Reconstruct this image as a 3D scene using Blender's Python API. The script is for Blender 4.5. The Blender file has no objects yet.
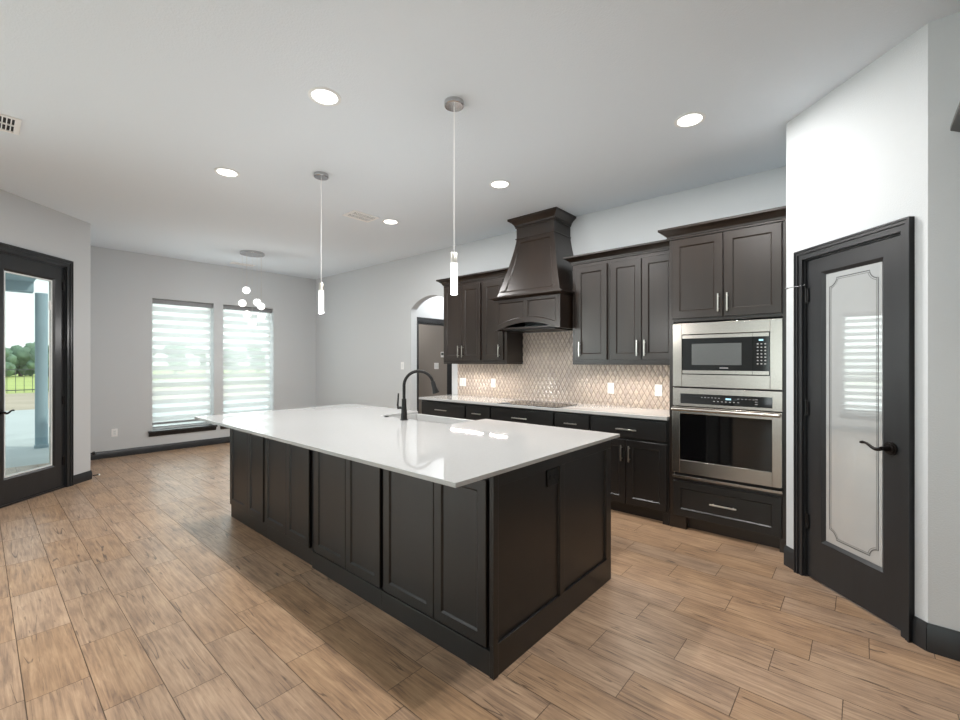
import bpy, bmesh, math, random
from mathutils import Vector, Matrix
random.seed(7)
SC = bpy.context.scene
COL = SC.collection
PI = math.pi
H = 3.05           # ceiling height
EYE = 1.405        # camera height
Q = math.sqrt(.5)

# ------------------------------------------------------------------ camera
cam_data = bpy.data.cameras.new('camera')
cam = bpy.data.objects.new('camera', cam_data)
COL.objects.link(cam)
cam.location = (0, 0, EYE)
cam.rotation_euler = (PI / 2, 0, 0.7176)
cam_data.sensor_width = 36
cam_data.lens = 439.0 / 960 * 36
cam_data.shift_y = 1.4 / 960
cam_data.clip_start = .02
cam_data.clip_end = 500
SC.camera = cam

# ------------------------------------------------------------------ world, sun, exposure
W = bpy.data.worlds.new('sky')
SC.world = W
W.use_nodes = True
wn = W.node_tree
wn.nodes.clear()
wo = wn.nodes.new('ShaderNodeOutputWorld')
wb = wn.nodes.new('ShaderNodeBackground')
wc = wn.nodes.new('ShaderNodeTexCoord')
wsx = wn.nodes.new('ShaderNodeSeparateXYZ')
wr = wn.nodes.new('ShaderNodeValToRGB')
wr.color_ramp.elements[0].position = .0
wr.color_ramp.elements[0].color = (.88, .93, .91, 1)
wr.color_ramp.elements[1].position = .6
wr.color_ramp.elements[1].color = (.62, .76, .88, 1)
wn.links.new(wc.outputs['Generated'], wsx.inputs[0])
wn.links.new(wsx.outputs['Z'], wr.inputs[0])
wn.links.new(wr.outputs[0], wb.inputs[0])
wb.inputs[1].default_value = 1.1
wn.links.new(wb.outputs[0], wo.inputs[0])

def lamp(name, kind, loc, rot, energy, color, parent=None, **kw):
    l = bpy.data.lights.new(name, kind)
    l.energy = energy
    l.color = color
    for k, v in kw.items():
        setattr(l, k, v)
    o = bpy.data.objects.new(name, l)
    COL.objects.link(o)
    o.location = loc
    o.rotation_euler = rot
    if parent:
        o.parent = parent
    return o

lamp('sun', 'SUN', (0, 0, 20), (math.radians(-25), math.radians(35), 0), 1.6, (1, .96, .88), angle=.02)
# added fill outside unseen windows, put in behind the camera to light the room
lamp('fill_west', 'AREA', (-5.75, -2.8, 1.45), (0, math.radians(-105), 0), 128, (.93, .965, 1.0), shape='RECTANGLE', size=2.3, size_y=3.2)
lamp('fill_south', 'AREA', (-.5, -5.35, 1.45), (math.radians(105), 0, 0), 45, (.90, .96, 1.0), shape='RECTANGLE', size=2.6, size_y=2.3)
# daylight at the two breakfast-nook windows and the glass door
lamp('daylight_nook', 'AREA', (-8.75, 2.70, 1.40), (0, math.radians(-90), 0), 24, (.97, .99, 1.0), shape='RECTANGLE', size=2.0, size_y=1.9)
CAN_W = 18
CAN_C = (1, .985, .965)
vs = SC.view_settings
vs.view_transform = 'Standard'
vs.look = 'None'
vs.gamma = 1
vs.use_curve_mapping = False
vs.exposure = 0.47
try:
    SC.cycles.max_bounces = 10
    SC.cycles.diffuse_bounces = 6
    SC.cycles.transparent_max_bounces = 16
    SC.cycles.caustics_reflective = False
    SC.cycles.caustics_refractive = False
except Exception:
    pass

# ------------------------------------------------------------------ materials
def lin(r, g, b):
    f = lambda c: (c / 255 / 12.92) if c / 255 <= .04045 else ((c / 255 + .055) / 1.055) ** 2.4
    return (f(r), f(g), f(b), 1)

def mat(name, col, rough=.5, metal=0, spec=.5, coat=0, coat_r=.1, bump=None, emit=None, var=None, ior=1.5, aniso=0):
    """procedural principled material; bump=(scale, strength, distance); var=(scale, amount)"""
    m = bpy.data.materials.new(name)
    m.use_nodes = True
    nt = m.node_tree
    b = nt.nodes['Principled BSDF']
    b.inputs['Base Color'].default_value = col
    b.inputs['Roughness'].default_value = rough
    b.inputs['Metallic'].default_value = metal
    b.inputs['IOR'].default_value = ior
    b.inputs['Specular IOR Level'].default_value = spec
    b.inputs['Coat Weight'].default_value = coat
    b.inputs['Coat Roughness'].default_value = coat_r
    if aniso:
        b.inputs['Anisotropic'].default_value = aniso
    if emit:
        b.inputs['Emission Color'].default_value = emit[0]
        b.inputs['Emission Strength'].default_value = emit[1]
    tc = nt.nodes.new('ShaderNodeTexCoord')
    if bump:
        n = nt.nodes.new('ShaderNodeTexNoise')
        n.inputs['Scale'].default_value = bump[0]
        n.inputs['Detail'].default_value = 3
        bp = nt.nodes.new('ShaderNodeBump')
        bp.inputs['Strength'].default_value = bump[1]
        bp.inputs['Distance'].default_value = bump[2]
        nt.links.new(tc.outputs['Object'], n.inputs['Vector'])
        nt.links.new(n.outputs['Fac'], bp.inputs['Height'])
        nt.links.new(bp.outputs['Normal'], b.inputs['Normal'])
    if var:
        mp = nt.nodes.new('ShaderNodeMapping')
        if len(var) > 2:
            mp.inputs['Scale'].default_value = var[2]
        n = nt.nodes.new('ShaderNodeTexNoise')
        n.inputs['Scale'].default_value = var[0]
        n.inputs['Detail'].default_value = 5
        r = nt.nodes.new('ShaderNodeMapRange')
        r.inputs['From Min'].default_value = .25
        r.inputs['From Max'].default_value = .75
        r.inputs['To Min'].default_value = 1 - var[1]
        r.inputs['To Max'].default_value = 1 + var[1]
        mx = nt.nodes.new('ShaderNodeVectorMath')
        mx.operation = 'SCALE'
        mx.inputs[0].default_value = col[:3]
        nt.links.new(tc.outputs['Object'], mp.inputs[0])
        nt.links.new(mp.outputs[0], n.inputs['Vector'])
        nt.links.new(n.outputs['Fac'], r.inputs['Value'])
        nt.links.new(r.outputs[0], mx.inputs['Scale'])
        nt.links.new(mx.outputs[0], b.inputs['Base Color'])
    return m

M = {}
M['wall'] = mat('wall_paint', lin(205, 208, 210), .75, bump=(140, .35, .004), spec=.3)
M['ceiling'] = mat('ceiling_paint', lin(228, 236, 243), .9, bump=(110, .4, .004), spec=.2)
M['taupe'] = mat('taupe_paint', lin(150, 143, 136), .8, bump=(140, .3, .004), spec=.3)
M['wood'] = mat('espresso_wood', lin(37, 28, 22), .30, spec=.5, var=(9, .28, (1, 1, .12)), coat=.25, coat_r=.3, bump=(60, .08, .002))
M['island'] = mat('black_brown_wood', lin(21, 19, 18), .37, spec=.5, var=(9, .2, (1, 1, .12)), coat=.15, coat_r=.35, bump=(60, .08, .002))
M['trim'] = mat('dark_trim_paint', lin(38, 39, 41), .32, spec=.5, var=(20, .12, (1, 1, .1)))
M['dark'] = mat('dark_void', lin(12, 12, 13), .7)
M['quartz'] = mat('white_quartz', lin(180, 180, 179), .035, spec=.5, var=(60, .02))
M['steel'] = mat('stainless_steel', lin(176, 169, 162), .24, 1, var=(4, .05, (1, 1, 60)), aniso=.4)
M['nickel'] = mat('satin_nickel', lin(215, 212, 205), .28, 1, var=(40, .03))
M['chrome'] = mat('chrome', lin(200, 200, 202), .12, 1, var=(40, .02))
M['blackglass'] = mat('black_glass', lin(10, 10, 11), .05, spec=.6, var=(10, .05))
M['greyglass'] = mat('grey_mesh_glass', lin(92, 94, 94), .25, spec=.5, var=(300, .12))
M['black'] = mat('matte_black_metal', lin(26, 25, 25), .38, .3, var=(50, .1))
M['bronze'] = mat('dark_bronze', lin(38, 33, 31), .3, .6, var=(50, .1))
M['white'] = mat('white_plastic', lin(246, 246, 245), .35, var=(50, .01))
M['whitepaint'] = mat('white_frame', lin(232, 235, 235), .45, var=(30, .01))
M['grey'] = mat('grey_metal', lin(140, 142, 144), .45, .2, var=(30, .05))
M['sink'] = mat('white_fireclay', lin(186, 186, 185), .1, spec=.6, var=(20, .01))
M['frost'] = mat('frosted_glass', lin(176, 179, 179), .008, spec=1, ior=2.1, var=(2.5, .05))
M['etch'] = mat('etched_line', lin(84, 86, 86), .6, var=(50, .1))
M['grout'] = mat('grout', lin(112, 97, 84), .9, var=(30, .1))
M['tgrout'] = mat('tile_grout', lin(130, 115, 103), .8, var=(60, .08))
M['lampwhite'] = mat('lamp_diffuser', lin(255, 250, 240), .5, emit=((1, .97, .92, 1), 3.5))
M['globe'] = mat('glowing_glass_globe', lin(250, 250, 250), .2, emit=((1, .99, .96, 1), 1.1), var=(60, .04))
M['display'] = mat('lit_display', lin(10, 20, 30), .3, emit=((.45, .8, 1, 1), 1.1))
M['mark'] = mat('printed_marks', lin(165, 165, 165), .5)
M['slot'] = mat('dark_slots', lin(48, 48, 50), .8)
M['concrete'] = mat('concrete', lin(196, 198, 194), .8, var=(1.5, .08), bump=(60, .2, .003))
M['stone'] = mat('porch_stucco', lin(150, 168, 176), .9, var=(4, .06), bump=(80, .3, .004))
M['sand'] = mat('sandy_ground', lin(190, 172, 150), .95, var=(.6, .15))
M['grass'] = mat('grass', lin(186, 194, 112), .95, var=(.35, .16))
M['bark'] = mat('bark', lin(90, 78, 66), .9, var=(6, .2))
M['leaf'] = mat('foliage', lin(112, 136, 112), .9, var=(1.3, .35))
M['fence'] = mat('fence_metal', lin(70, 78, 70), .6, var=(5, .1))

def tube_mat():
    m = mat('bubble_crystal', lin(250, 250, 250), .08, emit=((1, .99, .97, 1), 1.6))
    nt = m.node_tree
    b = nt.nodes['Principled BSDF']
    tc = nt.nodes.new('ShaderNodeTexCoord')
    v = nt.nodes.new('ShaderNodeTexVoronoi')
    v.inputs['Scale'].default_value = 130
    r = nt.nodes.new('ShaderNodeMapRange')
    r.inputs['From Min'].default_value = .1
    r.inputs['From Max'].default_value = .7
    r.inputs['To Min'].default_value = .9
    r.inputs['To Max'].default_value = .12
    nt.links.new(tc.outputs['Object'], v.inputs['Vector'])
    nt.links.new(v.outputs['Distance'], r.inputs[0])
    nt.links.new(r.outputs[0], b.inputs['Emission Strength'])
    return m
M['bubble'] = tube_mat()

def glass_mat(name, tint, refl):
    m = bpy.data.materials.new(name)
    m.use_nodes = True
    nt = m.node_tree
    nt.nodes.clear()
    o = nt.nodes.new('ShaderNodeOutputMaterial')
    t = nt.nodes.new('ShaderNodeBsdfTransparent')
    t.inputs[0].default_value = tint
    g = nt.nodes.new('ShaderNodeBsdfGlossy')
    g.inputs['Roughness'].default_value = .02
    lw = nt.nodes.new('ShaderNodeLayerWeight')
    pw = nt.nodes.new('ShaderNodeMath'); pw.operation = 'POWER'; pw.inputs[1].default_value = 5
    f = nt.nodes.new('ShaderNodeMath'); f.operation = 'MULTIPLY_ADD'; f.inputs[1].default_value = .9; f.inputs[2].default_value = refl
    nt.links.new(lw.outputs['Facing'], pw.inputs[0]); nt.links.new(pw.outputs[0], f.inputs[0])
    mx = nt.nodes.new('ShaderNodeMixShader')
    nt.links.new(f.outputs[0], mx.inputs[0])
    nt.links.new(t.outputs[0], mx.inputs[1])
    nt.links.new(g.outputs[0], mx.inputs[2])
    nt.links.new(mx.outputs[0], o.inputs[0])
    return m
M['glass'] = glass_mat('window_glass', (.93, .97, .95, 1), .05)

def fabric_mat(name, col, trans, clear):
    m = bpy.data.materials.new(name)
    m.use_nodes = True
    nt = m.node_tree
    nt.nodes.clear()
    o = nt.nodes.new('ShaderNodeOutputMaterial')
    d = nt.nodes.new('ShaderNodeBsdfDiffuse')
    d.inputs[0].default_value = col
    tl = nt.nodes.new('ShaderNodeBsdfTranslucent')
    tl.inputs[0].default_value = col
    t = nt.nodes.new('ShaderNodeBsdfTransparent')
    a = nt.nodes.new('ShaderNodeMixShader')
    a.inputs[0].default_value = trans
    b = nt.nodes.new('ShaderNodeMixShader')
    tc = nt.nodes.new('ShaderNodeTexCoord')
    n = nt.nodes.new('ShaderNodeTexNoise')
    n.inputs['Scale'].default_value = 40
    r = nt.nodes.new('ShaderNodeMapRange')
    r.inputs['To Min'].default_value = clear - .01
    r.inputs['To Max'].default_value = clear + .01
    nt.links.new(tc.outputs['Object'], n.inputs['Vector'])
    nt.links.new(n.outputs['Fac'], r.inputs[0])
    nt.links.new(r.outputs[0], b.inputs[0])
    nt.links.new(d.outputs[0], a.inputs[1])
    nt.links.new(tl.outputs[0], a.inputs[2])
    nt.links.new(a.outputs[0], b.inputs[1])
    nt.links.new(t.outputs[0], b.inputs[2])
    nt.links.new(b.outputs[0], o.inputs[0])
    return m
M['opaque'] = fabric_mat('shade_fabric', lin(216, 220, 220), .34, .07)
M['sheer'] = fabric_mat('sheer_fabric', lin(254, 254, 254), .7, .62)

def floor_mat():
    m = bpy.data.materials.new('wood_look_tile')
    m.use_nodes = True
    nt = m.node_tree
    N, L = nt.nodes, nt.links
    b = N['Principled BSDF']
    tc = N.new('ShaderNodeTexCoord')
    at = N.new('ShaderNodeAttribute')
    at.attribute_name = 'plank'
    sc = N.new('ShaderNodeVectorMath'); sc.operation = 'SCALE'; sc.inputs['Scale'].default_value = 37.0
    ad = N.new('ShaderNodeVectorMath'); ad.operation = 'ADD'
    L.new(at.outputs['Vector'], sc.inputs[0])
    L.new(tc.outputs['Object'], ad.inputs[0]); L.new(sc.outputs[0], ad.inputs[1])
    def mapped(scale):
        mp = N.new('ShaderNodeMapping'); mp.inputs['Scale'].default_value = scale
        L.new(ad.outputs[0], mp.inputs[0]); return mp
    grain = N.new('ShaderNodeTexNoise'); grain.inputs['Scale'].default_value = 9; grain.inputs['Detail'].default_value = 8
    grain.inputs['Roughness'].default_value = .65; grain.inputs['Distortion'].default_value = .6
    L.new(mapped((.5, 8, 1)).outputs[0], grain.inputs['Vector'])
    blot = N.new('ShaderNodeTexNoise'); blot.inputs['Scale'].default_value = 4; blot.inputs['Detail'].default_value = 4
    L.new(mapped((1, 2, 1)).outputs[0], blot.inputs['Vector'])
    ramp = N.new('ShaderNodeValToRGB')
    e = ramp.color_ramp.elements
    e[0].position = .36; e[0].color = lin(128, 102, 82)
    e[1].position = .66; e[1].color = lin(190, 157, 124)
    k = e.new(.50); k.color = lin(166, 133, 103)
    mixf = N.new('ShaderNodeMath'); mixf.operation = 'MULTIPLY_ADD'; mixf.inputs[1].default_value = .68; 
    half = N.new('ShaderNodeMath'); half.operation = 'MULTIPLY'; half.inputs[1].default_value = .32
    L.new(blot.outputs['Fac'], half.inputs[0])
    L.new(grain.outputs['Fac'], mixf.inputs[0]); L.new(half.outputs[0], mixf.inputs[2])
    L.new(mixf.outputs[0], ramp.inputs[0])
    # dark saw cracks running with the plank
    cr = N.new('ShaderNodeTexNoise'); cr.inputs['Scale'].default_value = 7; cr.inputs['Detail'].default_value = 1.5; cr.inputs['Distortion'].default_value = .15
    L.new(mapped((.13, 2.3, 1)).outputs[0], cr.inputs['Vector'])
    ab = N.new('ShaderNodeMath'); ab.operation = 'SUBTRACT'; ab.inputs[1].default_value = .5
    ab2 = N.new('ShaderNodeMath'); ab2.operation = 'ABSOLUTE'
    L.new(cr.outputs['Fac'], ab.inputs[0]); L.new(ab.outputs[0], ab2.inputs[0])
    lt = N.new('ShaderNodeMapRange'); lt.inputs['From Min'].default_value = .0; lt.inputs['From Max'].default_value = .013
    lt.inputs['To Min'].default_value = 1; lt.inputs['To Max'].default_value = 0
    L.new(ab2.outputs[0], lt.inputs[0])
    ms = N.new('ShaderNodeTexNoise'); ms.inputs['Scale'].default_value = 3.2; ms.inputs['Detail'].default_value = 2
    L.new(mapped((1.6, 3.4, 1)).outputs[0], ms.inputs['Vector'])
    mr = N.new('ShaderNodeMapRange'); mr.inputs['From Min'].default_value = .52; mr.inputs['From Max'].default_value = .56
    L.new(ms.outputs['Fac'], mr.inputs[0])
    cm = N.new('ShaderNodeMath'); cm.operation = 'MULTIPLY'
    L.new(lt.outputs[0], cm.inputs[0]); L.new(mr.outputs[0], cm.inputs[1])
    cm2 = N.new('ShaderNodeMath'); cm2.operation = 'MULTIPLY'; cm2.inputs[1].default_value = .9
    L.new(cm.outputs[0], cm2.inputs[0])
    dk = N.new('ShaderNodeMix'); dk.data_type = 'RGBA'; dk.inputs[7].default_value = lin(84, 66, 54)
    L.new(cm2.outputs[0], dk.inputs[0]); L.new(ramp.outputs[0], dk.inputs[6])
    # per-plank tone
    sx = N.new('ShaderNodeSeparateXYZ'); L.new(at.outputs['Vector'], sx.inputs[0])
    tone = N.new('ShaderNodeMapRange'); tone.inputs['To Min'].default_value = .97; tone.inputs['To Max'].default_value = 1.09
    L.new(sx.outputs['X'], tone.inputs[0])
    hs = N.new('ShaderNodeHueSaturation')
    st = N.new('ShaderNodeMapRange'); st.inputs['To Min'].default_value = .86; st.inputs['To Max'].default_value = 1.0
    L.new(sx.outputs['Y'], st.inputs[0])
    L.new(st.outputs[0], hs.inputs['Saturation']); L.new(tone.outputs[0], hs.inputs['Value'])
    L.new(dk.outputs[2], hs.inputs['Color'])
    L.new(hs.outputs[0], b.inputs['Base Color'])
    b.inputs['Roughness'].default_value = .34
    b.inputs['Specular IOR Level'].default_value = .5
    bp = N.new('ShaderNodeBump'); bp.inputs['Strength'].default_value = .25; bp.inputs['Distance'].default_value = .003
    L.new(grain.outputs['Fac'], bp.inputs['Height']); L.new(bp.outputs[0], b.inputs['Normal'])
    return m
M['floor'] = floor_mat()

def tile_mat():
    m = mat('backsplash_tile', lin(196, 178, 163), .24, spec=.6, coat=.3, coat_r=.15, ior=1.5)
    nt = m.node_tree
    b = nt.nodes['Principled BSDF']
    at = nt.nodes.new('ShaderNodeAttribute'); at.attribute_name = 'plank'
    r = nt.nodes.new('ShaderNodeValToRGB')
    r.color_ramp.elements[0].color = lin(196, 182, 172)
    r.color_ramp.elements[1].color = lin(212, 198, 184)
    sx = nt.nodes.new('ShaderNodeSeparateXYZ')
    nt.links.new(at.outputs['Vector'], sx.inputs[0])
    nt.links.new(sx.outputs[0], r.inputs[0])
    nt.links.new(r.outputs[0], b.inputs['Base Color'])
    return m
M['tile'] = tile_mat()

# ------------------------------------------------------------------ mesh helpers
class MB:
    def __init__(s):
        s.v = []; s.f = []; s.mi = []; s.sm = []; s.att = []
    def face(s, pts, mi=0, smooth=False, att=(0, 0, 0)):
        i = len(s.v)
        s.v += [tuple(p) for p in pts]
        s.f.append(tuple(range(i, i + len(pts)))); s.mi.append(mi); s.sm.append(smooth); s.att.append(att)
        return s
    def raw(s, vs_, fs, mi=0, smooth=False):
        i = len(s.v)
        s.v += [tuple(p) for p in vs_]
        for f in fs:
            s.f.append(tuple(a + i for a in f)); s.mi.append(mi); s.sm.append(smooth); s.att.append((0, 0, 0))
        return s
    def box(s, x0, x1, y0, y1, z0, z1, mi=0):
        vs_ = [(x, y, z) for z in (z0, z1) for y in (y0, y1) for x in (x0, x1)]
        return s.raw(vs_, [(0, 2, 3, 1), (4, 5, 7, 6), (0, 1, 5, 4), (2, 6, 7, 3), (0, 4, 6, 2), (1, 3, 7, 5)], mi)
    def prism(s, poly, a0, a1, axis='z', mi=0, smooth=False):
        """poly: 2D points; axis z -> (x,y), axis y -> (x,z), axis x -> (y,z)"""
        def P(p, a):
            return {'z': (p[0], p[1], a), 'y': (p[0], a, p[1]), 'x': (a, p[0], p[1])}[axis]
        n = len(poly)
        vs_ = [P(p, a0) for p in poly] + [P(p, a1) for p in poly]
        s.raw(vs_, [tuple(range(n))[::-1], tuple(range(n, 2 * n))], mi)
        s.raw(vs_, [(i, (i + 1) % n, n + (i + 1) % n, n + i) for i in range(n)], mi, smooth)
        return s
    def tube(s, pts, rad, n=16, mi=0, caps=True):
        pts = [Vector(p) for p in pts]
        if not hasattr(rad, '__len__'):
            rad = [rad] * len(pts)
        rings = []; up = None
        for i, p in enumerate(pts):
            d = (pts[min(i + 1, len(pts) - 1)] - pts[max(i - 1, 0)]).normalized()
            if up is None:
                up = Vector((0, 0, 1)) if abs(d.z) < .9 else Vector((1, 0, 0))
            a = d.cross(up).normalized(); b = a.cross(d).normalized(); up = b
            rings.append([p + (a * math.cos(2 * PI * k / n) + b * math.sin(2 * PI * k / n)) * rad[i] for k in range(n)])
        vs_ = [q for r in rings for q in r]
        fs = [(i * n + k, i * n + (k + 1) % n, (i + 1) * n + (k + 1) % n, (i + 1) * n + k) for i in range(len(rings) - 1) for k in range(n)]
        s.raw(vs_, fs, mi, True)
        if caps:
            s.raw(rings[0], [tuple(range(n))[::-1]], mi); s.raw(rings[-1], [tuple(range(n))], mi)
        return s
    def lathe(s, prof, c=(0, 0, 0), n=32, mi=0, smooth=True):
        vs_ = []; m = len(prof)
        for r, z in prof:
            for k in range(n):
                t = 2 * PI * k / n
                vs_.append((c[0] + r * math.cos(t), c[1] + r * math.sin(t), c[2] + z))
        fs = [(i * n + k, i * n + (k + 1) % n, (i + 1) * n + (k + 1) % n, (i + 1) * n + k) for i in range(m - 1) for k in range(n)]
        return s.raw(vs_, fs, mi, smooth)
    def sphere(s, c, r, n=20, mi=0, sz=1):
        prof = [(max(r * math.sin(PI * i / n), 1e-4), -r * sz * math.cos(PI * i / n)) for i in range(n + 1)]
        return s.lathe(prof, c, n * 2, mi)
    def crown(s, x0, x1, yf, yb, prof, left=True, right=True, mi=0):
        """moulding swept round left, front and right sides; prof = [(projection, z)...] front faces -y"""
        rings = []
        for o, z in prof:
            r = []
            if left: r.append((x0 - o, yb, z))
            r.append((x0 - (o if left else 0), yf - o, z)); r.append((x1 + (o if right else 0), yf - o, z))
            if right: r.append((x1 + o, yb, z))
            rings.append(r)
        m = len(rings[0])
        for i in range(len(rings) - 1):
            for k in range(m - 1):
                s.face([rings[i][k], rings[i][k + 1], rings[i + 1][k + 1], rings[i + 1][k]], mi)
        for r in (rings[0][::-1], rings[-1]):
            pts = list(r)
            if not left: pts = ([(x0, yb, r[0][2])] + pts) if r is rings[-1] else pts + [(x0, yb, r[0][2])]
            if not right: pts = (pts + [(x1, yb, r[0][2])]) if r is rings[-1] else [(x1, yb, r[0][2])] + pts
            s.face(pts, mi)
        if left: s.face([q[0] for q in rings] + [(x0, yb, rings[-1][0][2]), (x0, yb, rings[0][0][2])], mi)
        else: s.face([q[0] for q in rings] + [(x0, yb, rings[-1][0][2]), (x0, yb, rings[0][0][2])], mi)
        s.face([q[-1] for q in rings][::-1] + [(x1, yb, rings[0][0][2]), (x1, yb, rings[-1][0][2])], mi)
        return s
    def shaker(s, x0, x1, z0, z1, y, t=.02, rail=.06, rec=.009, ch=.009, mi=0, cut=None):
        """framed door: front plane at y, thickness t going +y, panel recessed behind a sloped inner edge"""
        o = [(x0, z0), (x1, z0), (x1, z1), (x0, z1)]
        a = [(x0 + rail, z0 + rail), (x1 - rail, z0 + rail), (x1 - rail, z1 - rail), (x0 + rail, z1 - rail)]
        r2 = rail + ch
        b = [(x0 + r2, z0 + r2), (x1 - r2, z0 + r2), (x1 - r2, z1 - r2), (x0 + r2, z1 - r2)]
        e = .0025
        oo = [(x0 + e, z0 + e), (x1 - e, z0 + e), (x1 - e, z1 - e), (x0 + e, z1 - e)]
        for k in range(4):
            j = (k + 1) % 4
            s.face([(oo[k][0], y, oo[k][1]), (oo[j][0], y, oo[j][1]), (a[j][0], y, a[j][1]), (a[k][0], y, a[k][1])], mi)
            s.face([(o[k][0], y + e, o[k][1]), (o[j][0], y + e, o[j][1]), (oo[j][0], y, oo[j][1]), (oo[k][0], y, oo[k][1])], mi)
            s.face([(a[k][0], y, a[k][1]), (a[j][0], y, a[j][1]), (b[j][0], y + rec, b[j][1]), (b[k][0], y + rec, b[k][1])], mi)
            s.face([(o[j][0], y + e, o[j][1]), (o[k][0], y + e, o[k][1]), (o[k][0], y + t, o[k][1]), (o[j][0], y + t, o[j][1])], mi)
        s.face([(p[0], y + rec, p[1]) for p in b], mi)
        s.face([(p[0], y + t, p[1]) for p in o][::-1], mi)
        return s
    def build(s, name, mats, parent=None, bevel=0, loc=None, rotz=0):
        me = bpy.data.meshes.new(name)
        me.from_pydata(s.v, [], s.f)
        if not isinstance(mats, (list, tuple)): mats = [mats]
        for m in mats: me.materials.append(m)
        me.polygons.foreach_set('material_index', s.mi)
        me.polygons.foreach_set('use_smooth', s.sm)
        if any(a != (0, 0, 0) for a in s.att):
            at = me.attributes.new('plank', 'FLOAT_VECTOR', 'FACE')
            at.data.foreach_set('vector', [c for a in s.att for c in a])
        me.update()
        if name in ('door', 'door_leaf', 'flared_body', 'crown', 'crown_moulding', 'mantel_moulding', 'neck_bead'):
            bm = bmesh.new(); bm.from_mesh(me)
            bmesh.ops.remove_doubles(bm, verts=bm.verts, dist=1e-5)
            bmesh.ops.recalc_face_normals(bm, faces=bm.faces)
            bm.to_mesh(me); bm.free(); me.update()
        me.set_sharp_from_angle(angle=.6)
        o = bpy.data.objects.new(name, me)
        COL.objects.link(o)
        if parent: o.parent = parent
        if loc: o.location = loc
        if rotz: o.rotation_euler = (0, 0, rotz)
        if bevel:
            md = o.modifiers.new('bevel', 'BEVEL'); md.width = bevel; md.segments = 2; md.limit_method = 'ANGLE'; md.angle_limit = .6
        return o

def weld(o):
    return o

def thing(name, label, cat, loc=(0, 0, 0), rotz=0, group=None):
    o = bpy.data.objects.new(name, None)
    o.empty_display_size = .1
    COL.objects.link(o)
    o.location = loc; o.rotation_euler = (0, 0, rotz)
    o['label'] = label; o['category'] = cat
    if group: o['group'] = group
    return o

def tag(o, label, cat, group=None):
    o['label'] = label; o['category'] = cat
    if group: o['group'] = group
    return o

def struct(o):
    o['kind'] = 'structure'
    return o

def sempty(name, loc, rotz):
    o = bpy.data.objects.new(name, None); COL.objects.link(o)
    o.empty_display_size = .1
    o.location = loc; o.rotation_euler = (0, 0, rotz); o['kind'] = 'structure'
    return o

def copy_tree(o, parent=None):
    c = o.copy(); COL.objects.link(c)
    if parent: c.parent = parent
    for ch in list(o.children): copy_tree(ch, c)
    return c

# ------------------------------------------------------------------ structure: walls
def wall(name, loc, rotz, x0, x1, holes=(), t=.15, z1=H, material=None, extra=None):
    """wall in its own frame: x along, front face y=0, body goes to y=t; holes = (xa, xb, za, zb)"""
    mb = MB()
    xs = sorted({x0, x1} | {h[0] for h in holes} | {h[1] for h in holes})
    for a, b in zip(xs, xs[1:]):
        hs = sorted([(h[2], h[3]) for h in holes if h[0] <= a + 1e-6 and h[1] >= b - 1e-6])
        z = 0
        for p, q in hs:
            if p > z + 1e-6: mb.box(a, b, 0, t, z, p)
            z = q
        if z < z1: mb.box(a, b, 0, t, z, z1)
    if extra: extra(mb, t)
    return struct(mb.build(name, material or M['wall'], loc=loc, rotz=rotz))

PW = (-8.28, .905)           # nook inner corner
WY = 4.475                   # kitchen wall
# arch filler
def arch(mb, t):
    xa, xb, zs, zt = -5.342, -4.44, 2.225, 2.395
    w = (xb - xa) / 2; rise = zt - zs; R = (w * w + rise * rise) / (2 * rise); cx = (xa + xb) / 2; cz = zt - R
    n = 20
    arc = []
    for i in range(n + 1):
        x = xa + (xb - xa) * i / n
        arc.append((x, cz + math.sqrt(R * R - (x - cx) ** 2)))
    for p, q in zip(arc, arc[1:]):
        mb.prism([p, q, (q[0], 2.40), (p[0], 2.40)], 0, t, 'y')
wall('wall_north', (0, WY, 0), 0, -8.43, -.25, [(-5.342, -4.44, 0, 2.40)], t=.12, extra=arch)
W1 = (1.781, 2.635, .33, 2.385); W2 = (2.781, 3.635, .33, 2.385)
wall('wall_west', (-8.28, 0, 0), PI / 2, .905, WY, [W1, W2], t=.22)
wall('wall_nook', (0, .891, 0), PI, 6.951, 8.50, t=.15)
DC = (-6.951, .891)
DR = 3 * PI / 4
wall('wall_northwest', (DC[0], DC[1], 0), DR, -2.2, 0, [(-1.13, -.340, 0, 2.46)], t=.15)
dwe = (DC[0] + 2.2 * Q, DC[1] - 2.2 * Q)
wall('wall_southwest', (dwe[0], 0, 0), PI / 2, -5, dwe[1], [(-4.4, -1.2, .3, 2.6)], t=.15)
wall('wall_south', (0, -5, 0), PI, -4.5, 5.6, [(-.9, 1.9, .3, 2.6)], t=.15)
wall('wall_east', (4.5, 0, 0), -PI / 2, -3.06, 5, t=.15)
PC = (-.40, 3.675)
PLEN = .901
PE = (PC[0] + PLEN * Q, PC[1] - PLEN * Q)
wall('wall_northeast', (PE[0], PE[1], 0), 0, 0, 4.5 - PE[0], t=.15)
wall('wall_pantry', (PC[0], PC[1], 0), -PI / 4, 0, PLEN, [(.155, .788, 0, 2.07)], t=.12)
wall('wall_pantry_side', (PC[0], 0, 0), PI / 2 * 3, -WY, -PC[1], t=.12) if False else \
    struct(MB().box(PC[0], PC[0] + .12, PC[1], WY, 0, H).build('wall_pantry_side', M['wall']))
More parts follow.
